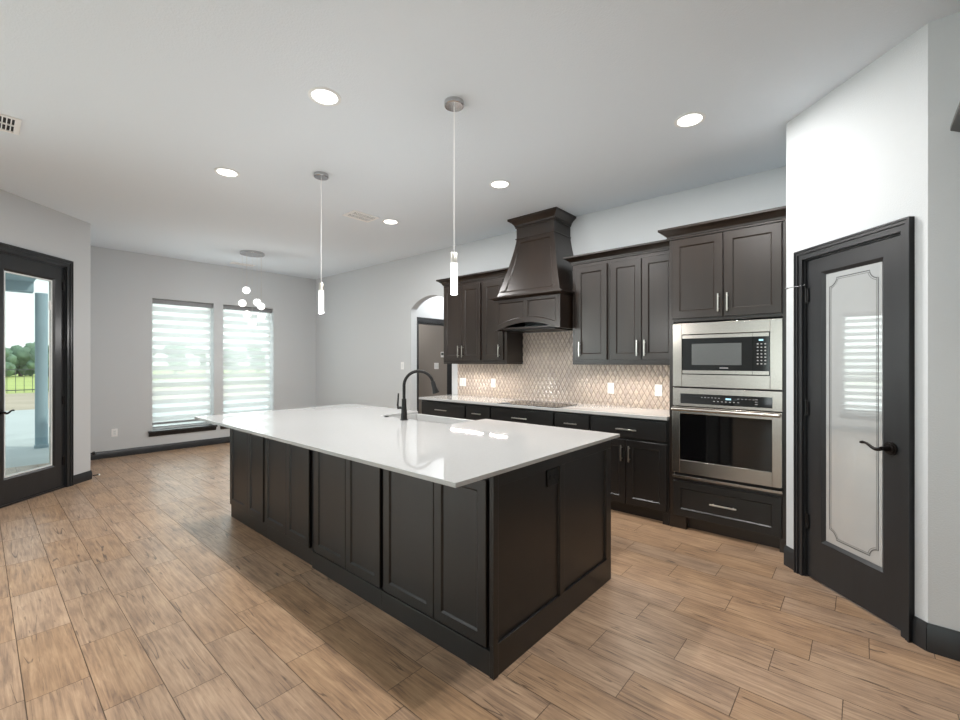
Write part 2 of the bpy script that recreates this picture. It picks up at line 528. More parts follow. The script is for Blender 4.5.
# hallway and the room beyond it
hw = MB()
hw.box(-5.62, -5.50, WY + .12, 4.75, 0, H).box(-5.62, -5.50, 5.56, 6.2, 0, H).box(-5.62, -5.50, 4.75, 5.56, 2.05, H)
struct(hw.build('wall_hall_west', M['wall']))
struct(MB().box(-5.62, -4.2, 6.2, 6.3, 0, H).build('wall_hall_north', M['wall']))
struct(MB().box(-4.32, -4.2, WY + .12, 6.2, 0, H).build('wall_hall_east', M['wall']))
struct(MB().box(-8.4, -5.62, 5.65, 5.75, 0, H).build('wall_bedroom_north', M['taupe']))
struct(MB().box(-8.5, -8.4, WY + .12, 5.75, 0, H).build('wall_bedroom_west', M['taupe']))
# ceiling
struct(MB().box(-8.5, 4.65, -5.15, 6.3, H, H + .15).build('ceiling', M['ceiling']))

# floor: individually laid wood-look planks in one mesh
fl = MB()
fl.face([(-8.5, -5.15, -.003), (4.65, -5.15, -.003), (4.65, 6.3, -.003), (-8.5, 6.3, -.003)], 1)
PWD, PLN, GR = .2032, .61, .0016
known = {8: .44, 9: .21, 10: .547, 11: .284, 12: .418, 13: .022, 14: .257, 15: .49, 16: .165, 17: .40, 0: .45, 1: .14, 2: .27, 3: .59, 4: .42}
for r in range(-26, 31):
    y0 = .13 + r * PWD
    off = known.get(r, random.random() * PLN)
    k = math.floor((-8.5 - off) / PLN)
    while off + k * PLN < 4.65:
        xa = max(off + k * PLN + GR, -8.5); xb = min(off + (k + 1) * PLN - GR, 4.65)
        if xb > xa:
            fl.face([(xa, y0 + GR, 0), (xb, y0 + GR, 0), (xb, y0 + PWD - GR, 0), (xa, y0 + PWD - GR, 0)], 0, False,
                    (random.random(), random.random(), random.random()))
        k += 1
struct(fl.build('floor', [M['floor'], M['grout']]))

# baseboards
def baseboard(name, loc, rotz, x0, x1, hgt=.105, m=None):
    p = [(0, 0), (-.014, 0), (-.014, hgt - .022), (-.009, hgt - .012), (-.007, hgt), (0, hgt)]
    return struct(MB().prism(p, x0, x1, 'x').build(name, m or M['trim'], loc=loc, rotz=rotz))
baseboard('baseboard_north', (0, WY, 0), 0, -8.28, -5.342)
baseboard('baseboard_west', (-8.28, 0, 0), PI / 2, .905, WY)
baseboard('baseboard_nook', (0, .891, 0), PI, 6.951, 8.28)
baseboard('baseboard_northwest', (DC[0], DC[1], 0), DR, -.276, .006)
baseboard('baseboard_northwest_far', (DC[0], DC[1], 0), DR, -2.2, -1.194)
baseboard('baseboard_southwest', (dwe[0], 0, 0), PI / 2, -5, dwe[1])
baseboard('baseboard_pantry', (PC[0], PC[1], 0), -PI / 4, -.006, .101, .135)
baseboard('baseboard_pantry_right', (PC[0], PC[1], 0), -PI / 4, .842, PLEN + .004, .135)
baseboard('baseboard_northeast', (PE[0], PE[1], 0), 0, -.004, 4.2, .135)
baseboard('baseboard_south', (0, -5, 0), PI, -4.5, 5.4)
baseboard('baseboard_hall', (-5.50, 0, 0), PI / 2, 5.63, 6.2)
# casing of the hallway doorway
hc = MB()
hc.box(-5.50, -5.478, 4.66, 4.75, 0, 2.13).box(-5.50, -5.478, 5.56, 5.65, 0, 2.13).box(-5.50, -5.478, 4.75, 5.56, 2.05, 2.13)
hc.box(-5.62, -5.50, 4.752, 4.77, 0, 2.05).box(-5.62, -5.50, 5.54, 5.558, 0, 2.05).box(-5.62, -5.50, 4.77, 5.54, 2.03, 2.048)
struct(hc.build('trim_hall_doorway', M['trim']))

# windows of the nook
def nook_window(idx, ya, yb, za, zb):
    w = sempty('window_%d' % idx, (-8.28, 0, 0), PI / 2)   # local x = world y, local y = outward
    f = MB()
    t0, t1 = .165, .215
    f.box(ya, ya + .045, t0, t1, za, zb).box(yb - .045, yb, t0, t1, za, zb).box(ya + .045, yb - .045, t0, t1, za, za + .045).box(ya + .045, yb - .045, t0, t1, zb - .045, zb)
    f.box(ya + .045, yb - .045, t0, t1, 1.06, 1.10)
    f.build('window_frame', M['whitepaint'], w, bevel=.003)
    MB().box(ya + .045, yb - .045, .19, .194, za + .045, 1.06).box(ya + .045, yb - .045, .19, .194, 1.10, zb - .045).build('window_glass', M['glass'], w)
    s = MB()
    s.box(ya - .055, yb + .04, -.055, .002, za - .028, za)
    s.box(ya + .001, yb - .001, 0, .16, za - .02, za + .001)
    s.prism([(-.038, za - .028), (-.014, za - .085), (0, za - .085), (0, za - .028)], ya - .045, yb + .03, 'x')
    s.build('window_sill', M['trim'], w, bevel=.003)
    return w
nook_window(1, *W1)
nook_window(2, *W2)

def shade(ya, yb, za, zb, label, off, bottom):
    t = thing('zebra_shade', label, 'blind', (-8.28, 0, 0), PI / 2, 'zebra shades in the nook windows')
    yy = .085
    MB().prism([(yy - .035, zb - .075), (yy - .035, zb - .01), (yy - .02, zb - .001), (yy + .045, zb - .001), (yy + .045, zb - .075)], ya + .006, yb - .006, 'x').build('cassette', M['grey'], t, bevel=.003)
    mb = MB(); z = zb - .075; k = 0; xa, xb = ya + .008, yb - .022
    per = .133
    zz = z
    first = off
    while zz > bottom + .03:
        hh = (.073 if k % 2 else .060) if k else first
        z2 = max(zz - hh, bottom + .02)
        mb.face([(xa, yy, z2), (xb, yy, z2), (xb, yy, zz), (xa, yy, zz)], 1 if k % 2 == 0 else 0)
        zz = z2; k += 1
    mb.build('shade_fabric', [M['opaque'], M['sheer']], t)
    MB().prism([(yy - .012, bottom - .012), (yy + .012, bottom - .012), (yy + .008, bottom + .022), (yy - .008, bottom + .022)], xa, xb, 'x').build('bottom_rail', M['grey'], t)
    MB().tube([(yb - .028, yy - .02, zb - .08), (yb - .028, yy - .022, 1.3)], .0018, 6).build('pull_cord', M['white'], t)
    return t
shade(*W1, 'striped zebra shade in the left window, open gap above the sill', .045, .425)
shade(*W2, 'striped zebra shade in the right window, behind the globe chandelier', .052, .40)

# unseen living-room windows, added behind the camera as openings for the fill lamps
def added_window(idx, loc, rotz, xa, xb, za, zb, n):
    w = sempty('window_%d' % idx, loc, rotz)
    f = MB(); 
    f.box(xa, xb, .06, .11, za, za + .05).box(xa, xb, .06, .11, zb - .05, zb)
    for i in range(n + 1):
        x = xa + (xb - xa - .05) * i / n
        f.box(x, x + .05, .06, .11, za + .05, zb - .05)
    f.build('window_frame', M['whitepaint'], w)
    g = MB()
    for i in range(n):
        a = xa + (xb - xa - .05) * i / n + .05; b = xa + (xb - xa - .05) * (i + 1) / n
        g.box(a, b, .083, .087, za + .05, zb - .05)
    g.build('window_glass', M['glass'], w)
added_window(3, (dwe[0], 0, 0), PI / 2, -4.4, -1.2, .3, 2.6, 3)
added_window(4, (0, -5, 0), PI, -.9, 1.9, .3, 2.6, 3)

# ------------------------------------------------------------------ doors
def casing(mb, xl, xr, zt, w=.085, wt=None, z0=0):
    """stepped door casing on the wall face, opening xl..xr up to zt"""
    wt = wt or w
    for a, b in ((0, .55), (.55, 1)):
        d = -.018 if a == 0 else -.026
        # inner step first, outer step thicker
        mb.box(xl - w * b, xl - w * a, d, 0, z0, zt + wt * b)
        mb.box(xr + w * a, xr + w * b, d, 0, z0, zt + wt * b)
        mb.box(xl - w * a, xr + w * a, d, 0, zt + wt * a, zt + wt * b)
    mb.box(xl - w, xl - w * .85, -.032, 0, z0, zt + wt).box(xr + w * .85, xr + w, -.032, 0, z0, zt + wt).box(xl - w * .85, xr + w * .85, -.032, 0, zt + wt * .85, zt + wt)

def glazed_slab(mb, xl, xr, zb, zt, gl, gr, gb, gt, y, t=.04):
    """door slab with a glazed opening and a sloped bead round it; y = front face"""
    o = [(xl, zb), (xr, zb), (xr, zt), (xl, zt)]
    a = [(gl - .02, gb - .02), (gr + .02, gb - .02), (gr + .02, gt + .02), (gl - .02, gt + .02)]
    b = [(gl, gb), (gr, gb), (gr, gt), (gl, gt)]
    for k in range(4):
        j = (k + 1) % 4
        f = lambda p, yy: (p[0], yy, p[1])
        mb.face([f(o[k], y), f(o[j], y), f(a[j], y), f(a[k], y)])
        mb.face([f(a[k], y), f(a[j], y), f(b[j], y + .014), f(b[k], y + .014)])
        mb.face([f(b[k], y + .014), f(b[j], y + .014), f(b[j], y + t), f(b[k], y + t)])
        mb.face([f(o[j], y + t), f(o[k], y + t), f(b[k], y + t), f(b[j], y + t)])
        mb.face([f(o[j], y), f(o[k], y), f(o[k], y + t), f(o[j], y + t)])

def hinge(parent, x, z, y, m):
    h = MB()
    h.tube([(x, y, z - .05), (x, y, z + .05)], .008, 12)
    h.box(x - .022, x, y - .001, y + .006, z - .045, z + .045)
    h.box(x, x + .02, y - .001, y + .006, z - .045, z + .045)
    h.tube([(x, y, z + .05), (x, y, z + .058)], .005, 10)
    return h.build('hinge', m, parent)

def lever(parent, x, z, y, dirx, m, ln=.13):
    """rosette and wave lever; points in dirx"""
    o = MB()
    o.prism([(x + .034 * math.cos(2 * PI * k / 28), z + .034 * math.sin(2 * PI * k / 28)) for k in range(28)], y - .009, y, 'y')
    o.prism([(x + .027 * math.cos(2 * PI * k / 28), z + .027 * math.sin(2 * PI * k / 28)) for k in range(28)], y - .016, y - .009, 'y')
    o.tube([(x, y - .012, z), (x, y - .055, z)], [.014, .011], 14)
    pts = []; rad = []
    for i in range(13):
        u = i / 12
        pts.append((x + dirx * u * ln, y - .055 - .004 * math.sin(u * PI), z + .010 * math.sin(u * PI * 2 + PI) * (1 - .2 * u) + .012 * u * u))
        rad.append(.011 - .006 * u if u < .75 else .0065 + .002 * math.sin((u - .75) * 4 * PI))
    o.tube(pts, rad, 12)
    return o.build('door_handle', m, parent)

# door 1: glazed exterior door (8 ft), local x runs toward the nook corner, so negative values
d1 = sempty('door_1', (DC[0], DC[1], 0), DR)
mb = MB(); casing(mb, -1.13, -.340, 2.46, .064, .075)
mb.box(-1.13, -1.122, 0, .13, 0, 2.46).box(-.348, -.340, 0, .13, 0, 2.46).box(-1.122, -.348, 0, .13, 2.450, 2.46)
mb.box(-1.122, -.348, 0, .14, 0, .018)
mb.build('door_frame', M['trim'], d1)
sl = MB(); glazed_slab(sl, -1.120, -.350, .02, 2.448, -.99, -.474, .275, 2.285, .012, .045)
slab = sl.build('door_leaf', M['trim'], d1)
g = MB()
for a in ((-.99, -.978, .275, 2.285), (-.486, -.474, .275, 2.285), (-.978, -.486, .275, .288), (-.978, -.486, 2.272, 2.285)):
    g.box(a[0], a[1], .026, .05, a[2], a[3])
g.build('glazing_bead', M['whitepaint'], slab)
MB().box(-.978, -.486, .036, .040, .288, 2.272).build('door_glass', M['glass'], slab)
sd = MB(); sd.box(-.510, -.495, .020, .034, 1.96, 2.06).box(-.513, -.492, .016, .034, 2.0, 2.02).box(-.505, -.500, .027, .034, .7, 1.96)
sd.build('blind_slider', M['white'], slab)
for z in (2.24, 1.60, .975, .30): hinge(d1, -.349, z, .006, M['black'])
lever(slab, -1.058, .915, .012, 1, M['black'], .09)

# door 2: pantry door with frosted glass
d2 = sempty('door_2', (PC[0], PC[1], 0), -PI / 4)
mb = MB(); casing(mb, .155, .788, 2.07, .052, .060)
mb.box(.155, .163, 0, .12, 0, 2.07).box(.780, .788, 0, .12, 0, 2.07).box(.163, .780, 0, .12, 2.062, 2.07)
mb.build('door_frame', M['trim'], d2)
sl = MB(); glazed_slab(sl, .166, .777, .012, 2.058, .292, .650, .285, 1.948, .012, .04)
slab2 = sl.build('door_leaf', M['trim'], d2)
MB().box(.292, .650, .027, .033, .285, 1.948).build('frosted_glass', M['frost'], slab2)
# etched border with scooped corners
x0, x1, z0, z1, rc = .315, .630, .315, 1.918, .05
path = []
def arcp(cx, cz, a0, a1):
    return [(cx + rc * math.cos(a0 + (a1 - a0) * i / 8), cz + rc * math.sin(a0 + (a1 - a0) * i / 8)) for i in range(9)]
path += arcp(x0, z0, PI / 2, 0) + arcp(x1, z0, PI, PI / 2) + arcp(x1, z1, -PI / 2, -PI) + arcp(x0, z1, 0, -PI / 2)
eb = MB()
for (inset, wd) in ((0, .006), (.012, .0025)):
    n = len(path)
    cx, cz = (x0 + x1) / 2, (z0 + z1) / 2
    def off(i, d):
        p0, p1, p2 = path[i - 1], path[i], path[(i + 1) % n]
        tx, tz = p2[0] - p0[0], p2[1] - p0[1]; l = math.hypot(tx, tz) or 1
        return (p1[0] - tz / l * d, p1[1] + tx / l * d)
    for i in range(n):
        j = (i + 1) % n
        a, b, c, d_ = off(i, inset), off(j, inset), off(j, inset + wd), off(i, inset + wd)
        eb.face([(a[0], .0265, a[1]), (b[0], .0265, b[1]), (c[0], .0265, c[1]), (d_[0], .0265, d_[1])])
eb.build('etched_border', M['etch'], slab2)
for z in (1.835, 1.10, .367): hinge(d2, .164, z, .004, M['black'])
lever(slab2, .712, .945, .012, -1, M['bronze'], .12)
hp = MB(); hp.tube([(.164, -.004, 1.90), (.12, -.035, 1.90), (.075, -.05, 1.897)], .003, 8); hp.tube([(.164, -.004, 1.90), (.19, -.03, 1.90)], .003, 8)
hp.tube([(.075, -.05, 1.897), (.06, -.054, 1.896)], .006, 10)
hp.build('hinge_pin_stop', M['chrome'], d2)

# ------------------------------------------------------------------ cabinets
def handle_v(parent, x, y, z0, z1, m=None):
    mb = MB(); w = .0055
    mb.box(x - w, x + w, y - .034, y - .023, z0, z1)
    mb.box(x - .004, x + .004, y - .024, y, z0 + .018, z0 + .027).box(x - .004, x + .004, y - .024, y, z1 - .027, z1 - .018)
    return mb.build('handle', m or M['nickel'], parent, bevel=.0015)
def handle_h(parent, x0, x1, y, z, m=None):
    mb = MB(); w = .0055
    mb.box(x0, x1, y - .034, y - .023, z - w, z + w)
    mb.box(x0 + .02, x0 + .029, y - .024, y, z - .004, z + .004).box(x1 - .029, x1 - .02, y - .024, y, z - .004, z + .004)
    return mb.build('handle', m or M['nickel'], parent, bevel=.0015)
def door(parent, x0, x1, z0, z1, y, hx=None, hz=None, m=None, rail=.06, name='door'):
    d = MB().shaker(x0, x1, z0, z1, y, rail=rail).build(name, m or M['wood'], parent)
    if hx is not None: handle_v(d, hx, y, *hz)
    return d
def drawer(parent, x0, x1, z0, z1, y, hw=.19, hz=None, m=None, rail=None, hx=None):
    if rail: d = MB().shaker(x0, x1, z0, z1, y, rail=rail).build('drawer', m or M['wood'], parent)
    else: d = MB().box(x0, x1, y, y + .02, z0, z1).build('drawer', m or M['wood'], parent, bevel=.003)
    cx = hx if hx is not None else (x0 + x1) / 2
    handle_h(d, cx - hw / 2, cx + hw / 2, y, hz if hz else (z0 + z1) / 2)
    return d

YF = 3.87   # door fronts of the base and tall cabinets
def base_cab(x0, x1, label, kind, hw):
    t = thing('base_cabinet', label, 'cabinet', (x0, YF, 0), 0, 'base cabinets along the range wall')
    w = x1 - x0
    b = MB()
    b.box(0, w, .021, WY - YF - .003, .10, .903)
    b.box(.0, w, .085, WY - YF - .003, 0, .10)
    if kind == 'last': b.box(w - .055, w, .021, .085, 0, .10)
    if kind == 'first': b.box(0, .055, .021, .085, 0, .10)
    b.build('cabinet_body', M['island'], t, bevel=.002)
    g = .014
    drawer(t, g, w - g, .715, .878, 0, hw, .79, m=M['island'])
    if kind == 'two' or kind == 'last' or kind == 'first':
        mid = w / 2 if kind != 'last' else .352
        door(t, g, mid - .003, .118, .692, 0, mid - .036, (.50, .645), M['island'], .058)
        door(t, mid + .003, w - g, .118, .692, 0, mid + .036, (.50, .645), M['island'], .058)
    else:
        door(t, g, w - g, .118, .692, 0, w - .05, (.50, .645), M['island'], .058)
    return t
base_cab(-4.42, -3.61, 'leftmost base cabinet with one wide drawer, at the open end of the range wall', 'first', .21)
base_cab(-3.61, -3.22, 'narrow base cabinet with a small drawer, just left of the cooktop', 'one', .14)
base_cab(-3.22, -2.375, 'wide base cabinet with a long drawer front under the black cooktop', 'two', .20)
base_cab(-2.375, -1.975, 'narrow base cabinet with a small drawer, just right of the cooktop', 'one', .14)
base_cab(-1.975, -1.25, 'base cabinet with drawer and two doors beside the wall oven cabinet', 'last', .19)
tag(MB().box(-4.425, -1.249, 3.835, WY, .904, .934).build('countertop', M['quartz'], bevel=.003), 'long white quartz countertop along the tiled range wall', 'countertop')

# backsplash: harlequin tiles
def clip(poly, axis, lim, keep_less):
    out = []
    for i in range(len(poly)):
        a, b = poly[i - 1], poly[i]
        ia = (a[axis] <= lim) if keep_less else (a[axis] >= lim); ib = (b[axis] <= lim) if keep_less else (b[axis] >= lim)
        if ia != ib:
            t = (lim - a[axis]) / (b[axis] - a[axis]); out.append(tuple(a[k] + (b[k] - a[k]) * t for k in range(3)))
        if ib: out.append(b)
    return out
bs = MB()
regs = [(-4.32, -3.19, .934, 1.372), (-3.19, -2.315, .934, 1.752), (-2.315, -1.249, .934, 1.372)]
TW, TH = .056, .103
yb, y1, y2 = WY - .003, WY - .0045, WY - .0120
for r in regs: bs.box(r[0], r[1], yb - .0005, WY, r[2], r[3], 1)
for (xa, xb, za, zb) in regs:
    for i in range(int(xa / TW * 2) - 2, int(xb / TW * 2) + 3):
        for j in range(int(za / TH * 2) - 2, int(zb / TH * 2) + 3):
            if (i + j) % 2: continue
            cx, cz = i * TW / 2, j * TH / 2
            if cx + TW / 2 < xa or cx - TW / 2 > xb or cz + TH / 2 < za or cz - TH / 2 > zb: continue
            random.seed(i * 971 + j * 13)
            att = (random.random(), random.random(), .5)
            o = [(cx + dx * (TW / 2 - .0022), y1, cz + dz * (TH / 2 - .0035)) for dx, dz in ((-1, 0), (0, -1), (1, 0), (0, 1))]
            n_ = [(cx + dx * TW * .25, y2, cz + dz * TH * .25) for dx, dz in ((-1, 0), (0, -1), (1, 0), (0, 1))]
            polys = [n_] + [[o[k], o[(k + 1) % 4], n_[(k + 1) % 4], n_[k]] for k in range(4)]
            for p in polys:
                for ax, lim, kl in ((0, xa, False), (0, xb, True), (2, za, False), (2, zb, True)):
                    if p: p = clip(p, ax, lim, kl)
                if len(p) > 2: bs.face(p, 0, False, att)
random.seed(11)
tag(bs.build('backsplash', [M['tile'], M['tgrout']]), 'beige backsplash of glossy raised diamond tiles behind the cooktop', 'backsplash')

# cooktop
ct = thing('cooktop', 'flush black glass cooktop in the white range-wall countertop', 'cooktop', (-2.695, 4.06, .934))
MB().box(-.40, .36, -.22, .23, 0, .006).build('glass_top', M['blackglass'], ct, bevel=.002)
for (bx, by, br) in ((-.25, .09, .09), (-.25, -.11, .075), (.0, .0, .11), (.22, .09, .075), (.22, -.11, .06)):
    MB().lathe([(br, .0062), (br, .0066), (br - .006, .0066), (br - .006, .0062)], (bx, by, 0), 40).build('burner_ring', M['slot'], ct)
for k in range(4): MB().lathe([(.001, .010), (.013, .010), (.014, .0062)], (-.36 + .03 * k, -.17, 0), 20).build('touch_key', M['grey'], ct)

# wall cabinets
YU = 4.12
CP = [(0, 0), (.010, 0), (.010, .014), (.016, .016), (.018, .030), (.040, .052), (.062, .066), (.070, .070), (.074, .074), (.074, .092), (0, .092)]
def wall_cab(x0, x1, label, n, hx):
    t = thing('wall_cabinet', label, 'cabinet', (x0, YU, 1.372), 0, 'wall cabinets either side of the hood')
    w = x1 - x0
    b = MB()
    b.box(0, w, .021, WY - YU - .002, .018, 1.048).box(0, w, .021, .04, 0, .018).box(0, .018, .04, WY - YU - .011, 0, .018).box(w - .018, w, .04, WY - YU - .011, 0, .018)
    b.build('cabinet_body', M['wood'], t, bevel=.002)
    g = .02
    hz = (.085, .235)
    if n == 2:
        m = w / 2
        door(t, g, m - .003, .05, 1.01, 0, m - .036, hz); door(t, m + .003, w - g, .05, 1.01, 0, m + .036, hz)
    else:
        door(t, .045 if hx < w / 2 else .018, (w - .045) if hx > w / 2 else w - .018, .05, 1.01, 0, hx, hz)
    s = MB().box(.10, w - .10, .05, .075, .004, .018).build('light_strip', M['lampwhite'], t)
    lamp('under_cabinet_lamp', 'AREA', (w / 2, .10, .0), (math.radians(-22), 0, 0), 3.8 * w, (1, .88, .76), t, shape='RECTANGLE', size=w - .12, size_y=.02)
    return t
wall_cab(-4.265, -3.576, 'two-door dark wall cabinet left of the hood, next to the arched opening', 2, 0)
wall_cab(-3.576, -3.19, 'single-door dark wall cabinet touching the left side of the range hood', 1, .386 - .095)
wall_cab(-2.315, -1.905, 'single-door dark wall cabinet just right of the range hood', 1, .10)
wall_cab(-1.905, -1.247, 'two-door dark wall cabinet between the single one and the oven tower', 2, 0)
def cab_crown(x0, x1, label, left, right, right_stop=WY):
    mb = MB(); mb.crown(x0, x1, YU + .021, WY - .002, [(o, 2.4205 + z * .88) for o, z in CP], left, right)
    o = mb.build('crown_moulding', M['wood']); tag(o, label, 'moulding', 'crown mouldings on the wall cabinets')
cab_crown(-4.265, -3.19, 'dark crown moulding on top of the wall cabinets left of the hood', True, True)
cab_crown(-2.315, -1.249, 'dark crown moulding on top of the wall cabinets right of the hood', True, False)

# oven tower
TL, TR = -1.247, -.415
ot = thing('oven_tower_cabinet', 'tall dark cabinet housing the microwave and wall oven beside the pantry', 'cabinet', (TL, YF, 0))
w = TR - TL; D = WY - YF - .002
b = MB()
b.box(0, .036, .021, D, .10, 2.435).box(w - .03, w, .021, D, .10, 2.435).box(.036, w - .03, .021, D, 1.735, 2.435)
b.box(.036, w - .03, .021, D, .10, .43).box(.036, w - .03, .30, D, .43, 1.735).box(.036, w - .03, .021, .30, 1.186, 1.193)
b.box(0, w, .085, D, 0, .10).box(0, .135, .021, .085, 0, .10).box(w - .05, w, .021, .085, 0, .10)
b.build('cabinet_body', M['wood'], ot, bevel=.002)
door(ot, .026, .411, 1.762, 2.425, 0, .383, (1.80, 1.943)); door(ot, .419, w - .034, 1.762, 2.425, 0, .447, (1.80, 1.943))
drawer(ot, .036, w - .036, .115, .405, 0, .19, .262, rail=.058, m=M['island'])
MB().crown(.0, w + .0, .021, D, [(o, 2.4355 + z * .95) for o, z in CP], True, False).build('crown', M['wood'], ot)

# microwave
mw = thing('microwave_oven', 'built-in stainless microwave with black window, above the wall oven', 'microwave', (-1.21, YF - .012, 1.196))
X = lambda x: x + 1.21
f = MB(); fw, fh = .767, .524
ix0, ix1, iz0, iz1 = X(-1.138), X(-.519), 1.298 - 1.196, 1.627 - 1.196
f.box(0, ix0, 0, .03, 0, fh).box(ix1, fw, 0, .03, 0, fh).box(ix0, ix1, 0, .03, 0, iz0).box(ix0, ix1, 0, .03, iz1, fh)
f.build('trim_kit', M['steel'], mw, bevel=.002)
MB().box(ix0, ix1, .018, .25, iz0, iz1).build('microwave_body', M['blackglass'], mw)
dr = MB().box(ix0 + .006, X(-.63), .002, .018, iz0 + .035, iz1 - .035).build('microwave_door', M['blackglass'], mw)
for zz in (iz0 + .007, iz1 - .034): MB().box(ix0 + .006, X(-.63), -.004, .018, zz, zz + .027).build('door_band', M['steel'], dr)
MB().box(X(-1.061), X(-.704), .0005, .002, 1.376 - 1.196, 1.548 - 1.196).build('door_window', M['greyglass'], dr)
MB().box(X(-.855), X(-.795), .0005, .0018, 1.349 - 1.196, 1.357 - 1.196).build('badge', M['mark'], dr)
cp = MB().box(X(-.628), ix1 - .006, .002, .018, iz0 + .035, iz1 - .035).build('control_panel', M['blackglass'], mw)
for zz in (iz0 + .007, iz1 - .034): MB().box(X(-.628), ix1 - .006, -.004, .018, zz, zz + .027).build('panel_band', M['steel'], cp)
MB().box(X(-.590), X(-.562), .0, .002, 1.560 - 1.196, 1.572 - 1.196).build('display', M['display'], cp)
ky = MB()
for r_ in range(7):
    for c_ in range(3):
        ky.box(X(-.603 + c_ * .024), X(-.603 + c_ * .024 + .011), .001, .002, 1.532 - 1.196 - r_ * .025, 1.541 - 1.196 - r_ * .025)
ky.build('keypad', M['mark'], cp)

# wall oven
ov = thing('wall_oven', 'stainless single wall oven with black glass door under the microwave', 'oven', (-1.21, YF - .012, .433))
z_ = lambda z: z - .433
MB().box(.02, fw - .02, .03, .28, z_(.45), z_(1.18)).build('oven_body', M['dark'], ov)
cpn = MB().box(.0, fw, 0, .03, z_(1.036), z_(1.184)).build('control_panel', M['steel'], ov, bevel=.002)
MB().box(X(-1.148), X(-.504), -.002, 0, z_(1.058), z_(1.139)).build('control_glass', M['blackglass'], cpn)
MB().box(X(-.812), X(-.775), -.003, -.002, z_(1.103), z_(1.115)).build('display', M['display'], cpn)
for rng, x_, dx_, wd, zb_m, dz_, hm in ((6, -.99, .025, .012, 1.112, 0, .004), (7, -.90, .028, .012, 1.084, 0, .005), (5, -.73, .025, .012, 1.112, 0, .004), (3, -.615, 0, .018, 1.078, .018, .004)):
    mk = MB()
    for i in range(rng): mk.box(X(x_ + i * dx_), X(x_ + i * dx_ + wd), -.003, -.002, z_(zb_m + i * dz_), z_(zb_m + hm + i * dz_))
    mk.build('control_marks', M['mark'], cpn)
od = MB()
wx0, wx1, wz0, wz1 = X(-1.148), X(-.504), z_(.59), z_(.975)
od.box(0, wx0, -.02, .03, z_(.482), z_(1.030)).box(wx1, fw, -.02, .03, z_(.482), z_(1.030)).box(wx0, wx1, -.02, .03, z_(.482), wz0).box(wx0, wx1, -.02, .03, wz1, z_(1.030))
odo = od.build('oven_door', M['steel'], ov, bevel=.002)
MB().box(wx0, wx1, -.016, .03, wz0, wz1).build('oven_window', M['blackglass'], odo)
oh = MB(); oh.tube([(X(-1.20), -.062, z_(1.012)), (X(-.452), -.062, z_(1.012))], .0135, 18)
oh.box(.02, .045, -.06, -.018, z_(1.004), z_(1.020)).box(fw - .045, fw - .02, -.06, -.018, z_(1.004), z_(1.020))
oh.build('handle', M['steel'], odo)
MB().box(.0, fw, -.008, .03, z_(.437), z_(.458)).build('bottom_trim', M['steel'], ov, bevel=.002)
MB().box(.015, fw - .015, .012, .03, z_(.458), z_(.48)).build('vent_slot', M['dark'], ov)

# range hood
HX0, HX1, HY = -3.20, -2.335, 3.92
hd = thing('range_hood', 'tall flared dark wood range hood with arched skirt above the cooktop', 'range hood', ((HX0 + HX1) / 2, HY, 1.755))
hwid = (HX1 - HX0) / 2; HD = WY - HY - .002
bx = MB()
zt = 2.11 - 1.755
def az(x):   # arched lower edge
    e = hwid - .045
    return 0 if abs(x) >= e else .078 * (1 - (x / e) ** 2)
N = 40
xs = [-hwid + 2 * hwid * i / N for i in range(N + 1)]
panels = [(-hwid + .055, -.025), (.025, hwid - .055)]
def inpanel(x): return any(a - 1e-6 <= x <= b + 1e-6 for a, b in panels)
cols = sorted(set(xs) | {v for p in panels for v in p} | {p[0] + .010 for p in panels} | {p[1] - .010 for p in panels})
pz0 = lambda x: az(x) + .055
pz1 = zt - .045
for a, b_ in zip(cols, cols[1:]):
    mid = (a + b_) / 2
    pan = [p for p in panels if p[0] < mid < p[1]]
    if not pan:
        bx.face([(a, 0, az(a)), (b_, 0, az(b_)), (b_, 0, zt), (a, 0, zt)])
    else:
        p = pan[0]
        bx.face([(a, 0, az(a)), (b_, 0, az(b_)), (b_, 0, pz0(b_)), (a, 0, pz0(a))])
        bx.face([(a, 0, pz1), (b_, 0, pz1), (b_, 0, zt), (a, 0, zt)])
        ra = .010 if a > p[0] + .005 else 0; rb = .010 if b_ < p[1] - .005 else 0
        sa = .008 if ra else 0; sb = .008 if rb else 0
        bx.face([(a, 0, pz0(a)), (b_, 0, pz0(b_)), (b_, rb, pz0(b_) + sb), (a, ra, pz0(a) + sa)])
        bx.face([(a, ra, pz0(a) + sa), (b_, rb, pz0(b_) + sb), (b_, rb, pz1 - sb), (a, ra, pz1 - sa)])
        bx.face([(a, ra, pz1 - sa), (b_, rb, pz1 - sb), (b_, 0, pz1), (a, 0, pz1)])
for a, b_ in zip(cols, cols[1:]):      # underside of the arch
    bx.face([(a, 0, az(a)), (a, .03, az(a)), (b_, .03, az(b_)), (b_, 0, az(b_))])
    bx.face([(b_, .03, az(b_)), (a, .03, az(a)), (a, .03, zt), (b_, .03, zt)])
bx.box(-hwid, -hwid + .03, .001, HD, 0, zt).box(hwid - .03, hwid, .001, HD, 0, zt)
bx.box(-hwid + .03, hwid - .03, .03, HD, .012, .030)
bx.build('skirt', M['wood'], hd)
MB().box(-hwid + .12, hwid - .12, .10, HD - .05, -.002, .012).build('filter_insert', M['black'], hd)
MB().crown(-hwid, hwid, 0, HD, [(0, zt - .012), (.008, zt - .010), (.020, zt + .002), (.040, zt + .010), (.043, zt + .014), (.043, zt + .030), (.004, zt + .036), (0, zt + .036)]).build('mantel_moulding', M['wood'], hd)
